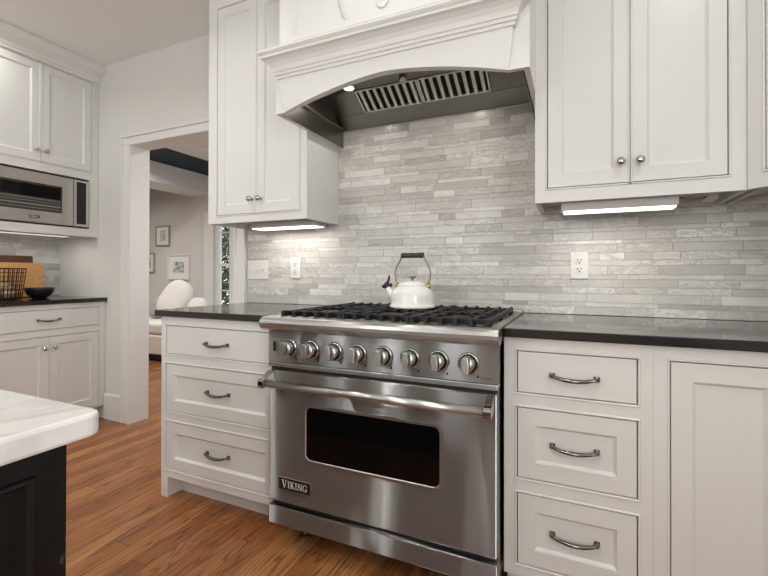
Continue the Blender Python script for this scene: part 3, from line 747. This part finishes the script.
# ---------------------------------------------------------------- outlets and switches
def outlet(label, cx, cz, group=None):
    t = thing('outlet', label, 'outlet', (cx, -.0088, cz))
    b = MB(); b.box(-.037, .037, -.006, 0, -.061, .061, .003); b.build('cover_plate', 'white', t, local=True)
    for s_ in (-1, 1):
        b = MB(); b.prism(rrect(-.017, .017, s_ * .020 - .0145, s_ * .020 + .0145, .010), -.0085, -.0055, 'y'); r = b.build('receptacle', 'white', t, local=True)
        b = MB(); b.box(-.0085, -.0052, -.0089, -.008, s_ * .02 - .001, s_ * .02 + .008); b.box(.0052, .0085, -.0089, -.008, s_ * .02 - .001, s_ * .02 + .007); b.lathe([(0, 0), (.0033, 0), (.0033, .0009), (0, .0009)], Matrix.Translation((0, -.0082, s_ * .02 - .0075)) @ ROT_F, 10); b.build('slots', 'dark', r, local=True)
    return t
outlet('white double outlet on the tiles right of the range, over the countertop', 1.1435, 1.133)
outlet('white double outlet on the tiles between the light switches and the kettle', -.371, 1.129)
t = thing('light_switch', 'white three-toggle light switch plate beside the door casing', 'light switch', (-.652, -.0088, 1.118))
b = MB(); b.box(-.081, .081, -.006, 0, -.058, .058, .003); b.build('cover_plate', 'white', t, local=True)
for i, x in enumerate((-.046, 0, .046)):
    b = MB(); up = -1 if i != 2 else 1
    b.box(x - .007, x + .007, -.0075, -.005, -.014, .014, .001, 1)
    b.prism([(-.006, -.005), (-.006, .006), (-.019, .004 + up * .008), (-.019, -.004 + up * .008)], x - .0045, x + .0045); b.build('toggle', 'white', t, local=True)

# ---------------------------------------------------------------- microwave (local, fits the niche)
t = thing('microwave', 'stainless steel built-in microwave with a dark window under the left wall cabinet', 'microwave', (XL, -.78, 0), R(90))
n0, n1, m0, m1 = .071, .709, 1.4285, 1.792; my = -.512
b = MB(); b.box(n0 + .01, n1 - .01, my + .03, -.06, m0, m1 - .008); b.build('body', 'liner', t, local=True)
b = MB(); b.box(n0 + .002, n1 - .002, my + .012, my + .03, m0 + .001, m1, 0); b.build('surround', 'dark', t, local=True)
b = MB(); b.box(n0 + .007, .594, my - .006, my + .014, m0 + .011, m1 - .012, .003); dr = b.build('door', 'mwsteel', t, local=True)
b = MB(); b.prism(rrect(.115, .518, 1.520, 1.708, .008), my - .0072, my - .004, 'y'); b.build('window', 'mwglass', dr, local=True)
b = MB(); b.box(.16, .508, my - .0078, my - .0068, 1.612, 1.694); b.build('window_screen', 'glass', dr, local=True)
for zz, hh in ((1.600, .006), (1.582, .004), (1.560, .010), (1.538, .005)):  # thin grey stripes laid on the lower window face
    b = MB(); b.box(.16, .508, my - .0078, my - .0068, zz - hh / 2, zz + hh / 2); b.build('window_stripe', 'rack', dr, local=True)
b = MB(); b.prism(rrect(.313, .381, 1.466, 1.490, .009), my - .009, my - .005, 'y'); np2 = b.build('nameplate', 'chrome', dr, local=True)
b = MB(); b.prism(rrect(.316, .378, 1.469, 1.487, .007), my - .0096, my - .0085, 'y'); b.build('plate_field', 'black', np2, local=True)
b = MB(); lettering(b, 'VIKING', .322, 1.471, .014, my - .0096, .050); b.build('lettering', 'white', np2, local=True)
b = MB(); b.box(.597, n1 - .007, my - .006, my + .014, m0 + .011, m1 - .012, .003); cpn = b.build('control_panel', 'mwsteel', t, local=True)
b = MB(); b.box(.616, .682, my - .0075, my - .005, 1.457, 1.766, .001, 1); b.build('keypad', 'black', cpn, local=True)
b = MB()
for r in range(9):
    for c in range(3): b.box(.624 + c * .018, .637 + c * .018, my - .0082, my - .007, 1.472 + r * .024, 1.486 + r * .024)
b.build('keys', 'dark', cpn, local=True)

# ---------------------------------------------------------------- things on the counter under the microwave
b = MB(); b.lathe([(0, 0), (.042, 0), (.044, .004), (.066, .016), (.084, .045), (.0915, .072), (.0905, .0745), (.087, .072), (.078, .046), (.060, .022), (.038, .010), (0, .008)], Matrix(), 40)
o = b.build('bowl', 'bowl', None, local=True); o.location = (-2.48, -.258, .9145); tag(o, 'black round bowl on the countertop beside the wire basket', 'bowl')
def board(name, label, m_, L, H, T, loc, tilt, r):
    b = MB(); b.prism(rrect(-L, 0, 0, H, r, 6), -T, 0, 'y', .002)
    o = b.build(name, m_, None, local=True); o.location = loc; o.rotation_euler = (R(tilt), 0, R(90)); return tag(o, label, 'cutting board')
board('cutting_board', 'light wooden cutting board leaning on the tiles behind the wire basket', 'maple', .52, .258, .02, (-2.643, -.148, .9155), -6, .03)
board('cutting_board', 'tall dark wooden cutting board behind the light wooden board', 'walnut', .46, .312, .016, (-2.690, -.197, .9155), -3.2, .01)
t = thing('wire_basket', 'rusty wire basket holding pale produce beside the black bowl', 'basket', (-2.46, -.505, .9145))
bw, bd, bh = .115, .10, .212
b = MB()
for z in (.004, .035, .065, .095, .125, .155, .185, bh):
    g_ = .82 + .18 * z / bh; c_ = [(-bw * g_, -bd * g_, z), (bw * g_, -bd * g_, z), (bw * g_, bd * g_, z), (-bw * g_, bd * g_, z), (-bw * g_, -bd * g_, z)]
    for p, q_ in zip(c_, c_[1:]): b.tube([p, q_], .0042 if z == bh else .0026, 6)
for i in range(9):
    u = -1 + 2 * i / 8
    for s_ in (-1, 1):
        b.tube([(u * bw * .82, s_ * bd * .82, .004), (u * bw, s_ * bd, bh)], .0026, 6); b.tube([(s_ * bw * .82, u * bd * .82, .004), (s_ * bw, u * bd, bh)], .0026, 6)
    b.tube([(u * bw * .82, -bd * .82, .004), (u * bw * .82, bd * .82, .004)], .0018, 6)
b.build('wire_frame', 'wire', t, local=True)
k = 0
for z, pts_ in ((.034, [(-.055, -.045), (.0, -.045), (.055, -.045), (-.055, .012), (.002, .012), (.057, .012), (-.03, .052), (.03, .052)]), (.078, [(-.03, -.03), (.03, -.025), (-.028, .028), (.032, .03)])):
    for px_, py_ in pts_:
        b = MB(); rr = .0265; b.lathe([(0, -rr), (.4 * rr, -.92 * rr), (.8 * rr, -.6 * rr), (rr, -.1 * rr), (.93 * rr, .4 * rr), (.6 * rr, .8 * rr), (.2 * rr, .98 * rr), (.12 * rr, 1.25 * rr), (0, 1.3 * rr)], Matrix(), 16)
        o = b.build('onion', 'produce', None, local=True); o.location = (-2.46 + px_, -.505 + py_, .9145 + z)
        tag(o, 'pale round onion inside the rusty wire basket', 'onion', 'onions in the wire basket'); k += 1

# ---------------------------------------------------------------- island
IX, IY = .577, -1.722
t = thing('kitchen_island', 'black painted kitchen island with a recessed end panel under the white marble top', 'kitchen island', (-.2, -2.6, 0))
bx0, bx1, by0, by1 = -.95, IX - .019, -3.3, IY - .036
b = MB(); b.box(bx0, bx1 - .02, by0, by1, .09, .883); b.box(bx0 + .05, bx1 - .07, by0 + .05, by1 - .05, 0, .09); b.build('body', 'islandblack', t)
# end face looking +x : stiles, rails and recessed panel
def endpanel(mb, y0, y1, z0, z1, x, sl, sr, rt, rb):
    def L(a, xx): return [(xx, y0 + a[0], z0 + a[2]), (xx, y1 - a[1], z0 + a[2]), (xx, y1 - a[1], z1 - a[3]), (xx, y0 + a[0], z1 - a[3])]
    ls = [L((0, 0, 0, 0), x - .02), L((0, 0, 0, 0), x), L((sl, sr, rb, rt), x), L((sl + .002, sr + .002, rb + .002, rt + .002), x + .005), L((sl + .006, sr + .006, rb + .006, rt + .006), x + .006), L((sl + .009, sr + .009, rb + .009, rt + .009), x + .002), L((sl + .016, sr + .016, rb + .016, rt + .016), x - .011)]
    V = [[mb.bm.verts.new(p) for p in l] for l in ls]
    for a, c in zip(V, V[1:]):
        for i in range(4): mb.bm.faces.new([a[i], a[(i + 1) % 4], c[(i + 1) % 4], c[i]])
    mb.bm.faces.new(V[-1])
b = MB(); endpanel(b, by1 - .62, by1, .0, .883, bx1, .045, .034, .027, .12); endpanel(b, by0, by1 - .622, .0, .883, bx1, .045, .045, .040, .12); b.build('end_panel', 'islandblack', t)
b = MB(); pl = []
r_ = .02
for cx, cy, a0_ in ((IX - r_, IY - r_, 0), (-1.0 + r_, IY - r_, 90), (-1.0 + r_, -3.35 + r_, 180), (IX - r_, -3.35 + r_, 270)):
    for i in range(7): a = R(a0_ + 15 * i); pl.append((cx + r_ * math.cos(a), cy + r_ * math.sin(a)))
b.prism(pl, .884, .914, 'z', .005)
tag(b.build('island_countertop', 'marble', None, at=(-.2, -2.6, .884)), 'white marble slab with grey veins on top of the black island', 'countertop')

# ---------------------------------------------------------------- ceiling downlights
pos = {0: 'recessed ceiling light in front of the microwave cabinet'}
for i, (x, y) in enumerate(CANS):
    if i == 0:
        t = thing('downlight', pos[0], 'ceiling light', (x, y, CZ - .0005))
        b = MB(); b.lathe([(.055, .0), (.056, -.004), (.080, -.006), (.083, -.003), (.083, 0)], Matrix(), 32); b.build('trim_ring', 'trim', t, local=True)
        b = MB(); b.lathe([(0, -.0015), (.055, -.0015), (.055, -.0005), (0, -.0005)], Matrix(), 32); b.build('lens', 'can', t, local=True); d0 = t
    else:
        c = dup(d0, (x, y, CZ - .0005)); c['label'] = 'recessed ceiling light over the kitchen floor, out of the picture'; c['group'] = 'ceiling downlights'
    area('downlight_lamp', (x, y, CZ - .012), (0, 0, 0), .11, .11, CAN_W * {0: .5, 2: .4}.get(i, 1), CAN_COL, 150, 'DISK')

for x, y in LIVING_FILL:
    c = dup(d0, (x, y, 2.4995 if x < -3 else 2.4845)); c['label'] = 'added ceiling light brightening the living room, hidden behind the wall'; c['group'] = 'added living room lights'
    area('downlight_lamp', (x, y, 2.47), (0, 0, 0), .11, .11, 14, CAN_COL, 160, 'DISK')

# ---------------------------------------------------------------- living room through the doorway
FY = 2.5
WX0, WX1, WZ0, WZ1 = -3.625, -3.29, .55, 1.885
b = MB(); b.box(-6.5, WX0, FY, FY + .12, 0, 2.56); b.box(WX1, .3, FY, FY + .12, 0, 2.56); b.box(WX0, WX1, FY, FY + .12, 0, WZ0); b.box(WX0, WX1, FY, FY + .12, WZ1, 2.56); struct('wall_far', b, 'livwall')
b = MB(); b.box(.2, .3, DT, 1.3, 0, 2.56); b.box(.2, .3, 2.1, FY, 0, 2.56); b.box(.2, .3, 1.3, 2.1, 0, .7); b.box(.2, .3, 1.3, 2.1, 2.2, 2.56); struct('wall_living_right', b, 'livwall')  # side opening made up for the added fill lamp
struct('wall_living_left', MB().box(-6.5, -6.4, DT, FY, 0, 2.56), 'livwall')
struct('wall_living_near', MB().box(-6.5, XL - .1, DT - .1, DT, 0, 2.56), 'livwall')
struct('ceiling_living', MB().box(-6.5, .3, DT, FY, 2.5, 2.56), 'navy')
# white ceiling beams
b = MB(); b.box(-4.1, -3.66, DT, FY, 2.245, 2.499, .004); struct('trim_3', b, 'trim')
b = MB(); b.box(-3.0, .19, DT, FY, 2.485, 2.499, .002); b.box(-2.86, -2.6, DT, FY, 2.46, 2.486, .003); struct('trim_4', b, 'trim')
b = MB(); b.box(-6.4, .2, FY - .016, FY, 0, .14, .003); struct('baseboard_far', b, 'trim')
# window in the far wall
b = MB(); c_ = .10
b.box(WX0 - c_ - .07, WX0, FY - .022, FY, WZ0 - .02, WZ1, .003); b.box(WX1, WX1 + c_, FY - .022, FY, WZ0 - .02, WZ1, .003); b.box(WX0 - c_ - .07, WX1 + c_, FY - .022, FY, WZ1, WZ1 + c_, .003); b.box(WX0 - c_ - .02, WX1 + c_ + .02, FY - .05, FY, WZ0 - .045, WZ0 - .02, .003)
w1 = b.build('window_1', 'trim'); w1['kind'] = 'structure'
b = MB(); zm = 1.225
for x, xw in ((WX0, .085), (WX1 - .07, .07)): b.box(x, x + xw, FY + .03, FY + .07, WZ0, WZ1)
for z in (WZ0, zm - .02, WZ1 - .035): b.box(WX0 + .085, WX1 - .07, FY + .032, FY + .068, z, z + .04)
b.box(WX0 + .085, WX1 - .07, FY + .04, FY + .06, 1.685, 1.70); b.box(WX0 + .085, WX1 - .07, FY + .04, FY + .06, .85, .865)
b.build('sash', 'trim', w1)
b = MB(); b.box(WX0 + .02, WX1 - .02, FY + .048, FY + .052, WZ0 + .02, WZ1 - .02); b.build('pane', 'pane', w1)
# garden beyond
struct('ground', MB().box(-12, 4, 2.62, 14, -.35, -.25), 'soil')
def shrub(label, c, rx, rz_, n, seed):
    rnd = random.Random(seed); t = thing('shrub', label, 'shrub', (c[0], c[1], -.25))
    b = MB(); b.tube([(0, 0, 0), (.03, .02, .6), (-.02, .0, 1.3)], [.04, .03, .015], 8)
    for i in range(7):
        a = rnd.uniform(0, 6.28); b.tube([(0, 0, .3 + .1 * i), (rx * .5 * math.cos(a), rx * .5 * math.sin(a), .8 + .25 * i)], [.015, .006], 6)
    b.build('stem', 'walnut', t, local=True)
    b = MB()
    for i in range(n):
        while True:
            p = Vector((rnd.uniform(-1, 1), rnd.uniform(-1, 1), rnd.uniform(-1, 1)))
            if .3 < p.length < 1: break
        p = Vector((p.x * rx, p.y * rx, p.z * rz_ + rz_ + .15)); d_ = Vector((rnd.gauss(0, 1), rnd.gauss(0, 1), rnd.gauss(0, 1))).normalized(); u = d_.orthogonal().normalized(); w_ = d_.cross(u); s_ = rnd.uniform(.03, .06)
        b.face([p - u * s_, p + w_ * s_ * .45, p + u * s_, p - w_ * s_ * .45])
    b.build('foliage', 'leaf', t, local=True)
shrub('leafy green shrub outside the living room window', (-4.75, 4.6), 1.1, 1.35, 9000, 4)
shrub('leafy green shrub further back in the garden beyond the living room window', (-7.4, 7.9), 1.7, 1.9, 9000, 9)
# pictures
def picture(label, x0, x1, z0, z1, art, ax0, ax1, az0, az1, fm='frame'):
    t = thing('picture', label, 'picture', ((x0 + x1) / 2, FY - .001, z0))
    b = MB(); w = .018
    b.box(x0, x1, FY - .03, FY - .002, z0, z0 + w, .002, 1); b.box(x0, x1, FY - .03, FY - .002, z1 - w, z1, .002, 1); b.box(x0, x0 + w, FY - .03, FY - .002, z0 + w, z1 - w, .002, 1); b.box(x1 - w, x1, FY - .03, FY - .002, z0 + w, z1 - w, .002, 1); b.build('frame', fm, t)
    b = MB(); b.box(x0 + w, x1 - w, FY - .012, FY - .003, z0 + w, z1 - w); b.build('mount', 'mat', t)
    b = MB(); b.box(ax0, ax1, FY - .0135, FY - .0115, az0, az1); b.build('print', art, t)
picture('small grey framed print with a narrow picture, the upper one on the living room wall', -4.815, -4.51, 1.525, 1.835, 'art2', -4.72, -4.60, 1.60, 1.76)
picture('pale framed blue-grey sketch on the living room wall above the sofa', -4.545, -4.09, 1.01, 1.385, 'art', -4.43, -4.21, 1.115, 1.275, 'trim')
picture('framed print half hidden by the door casing, lowest on the living room wall', -5.15, -4.84, 1.115, 1.425, 'art2', -5.07, -4.92, 1.19, 1.35)
# sofa and cushions
t = thing('sofa', 'white sofa on a dark plinth in the living room past the doorway', 'sofa', (-4.4, 2.0, 0))
b = MB(); b.box(-5.2, -3.05, 1.62, 2.42, .02, .085); b.build('band', 'navyband', t)  # dark band set in below the sofa base
b = MB(); b.box(-5.25, -3.0, 1.59, 2.43, .085, .33, .02, 3); b.build('base', 'fabric', t)
for x0, x1 in ((-5.1, -4.13), (-4.12, -3.16)):
    b = MB(); b.box(x0, x1, 1.59, 2.2, .332, .48, .04, 4); b.build('seat_cushion', 'fabric', t)
b = MB(); b.box(-5.25, -3.0, 2.2, 2.45, .30, .64, .05, 4); b.build('backrest', 'fabric', t)
b = MB(); b.box(-3.15, -2.98, 1.59, 2.43, .085, .60, .05, 4); b.build('armrest', 'fabric', t)
b = MB(); b.box(-5.27, -5.11, 1.59, 2.43, .085, .60, .05, 4); b.build('armrest', 'fabric', t)
def cushion(label, c, a, bb, th, tilt, rz_, m_):
    b = MB(); n = 28; rows = []
    for i in range(9):
        ph = math.pi * (i / 8 - .5) * .98; k = math.cos(ph) ** .45; y = math.sin(ph) * th
        rows.append([((abs(math.cos(2 * math.pi * q / n)) ** .75 * (1 if math.cos(2 * math.pi * q / n) > 0 else -1)) * a * k, y, (abs(math.sin(2 * math.pi * q / n)) ** .75 * (1 if math.sin(2 * math.pi * q / n) > 0 else -1)) * bb * k) for q in range(n)])
    V = b.grid(rows, True); b.bm.faces.new(V[0][::-1]); b.bm.faces.new(V[-1])
    o = b.build('cushion', m_, None, local=True); o.location = c; o.rotation_euler = (R(tilt[0]), R(tilt[1]), rz_); return tag(o, label, 'cushion')
cushion('big white oval cushion leaning on the white sofa', (-3.80, 2.0, .755), .20, .27, .085, (-16, 28, 0), R(15), 'fabric')
cushion('small white cushion right of the big oval cushion on the sofa', (-3.42, 2.03, .635), .15, .15, .07, (-14, 0, 0), R(5), 'fabric')
cushion('grey cushion on the sofa beside the door jamb', (-4.18, 2.03, .628), .17, .14, .07, (-14, 0, 0), R(0), 'greyfab')
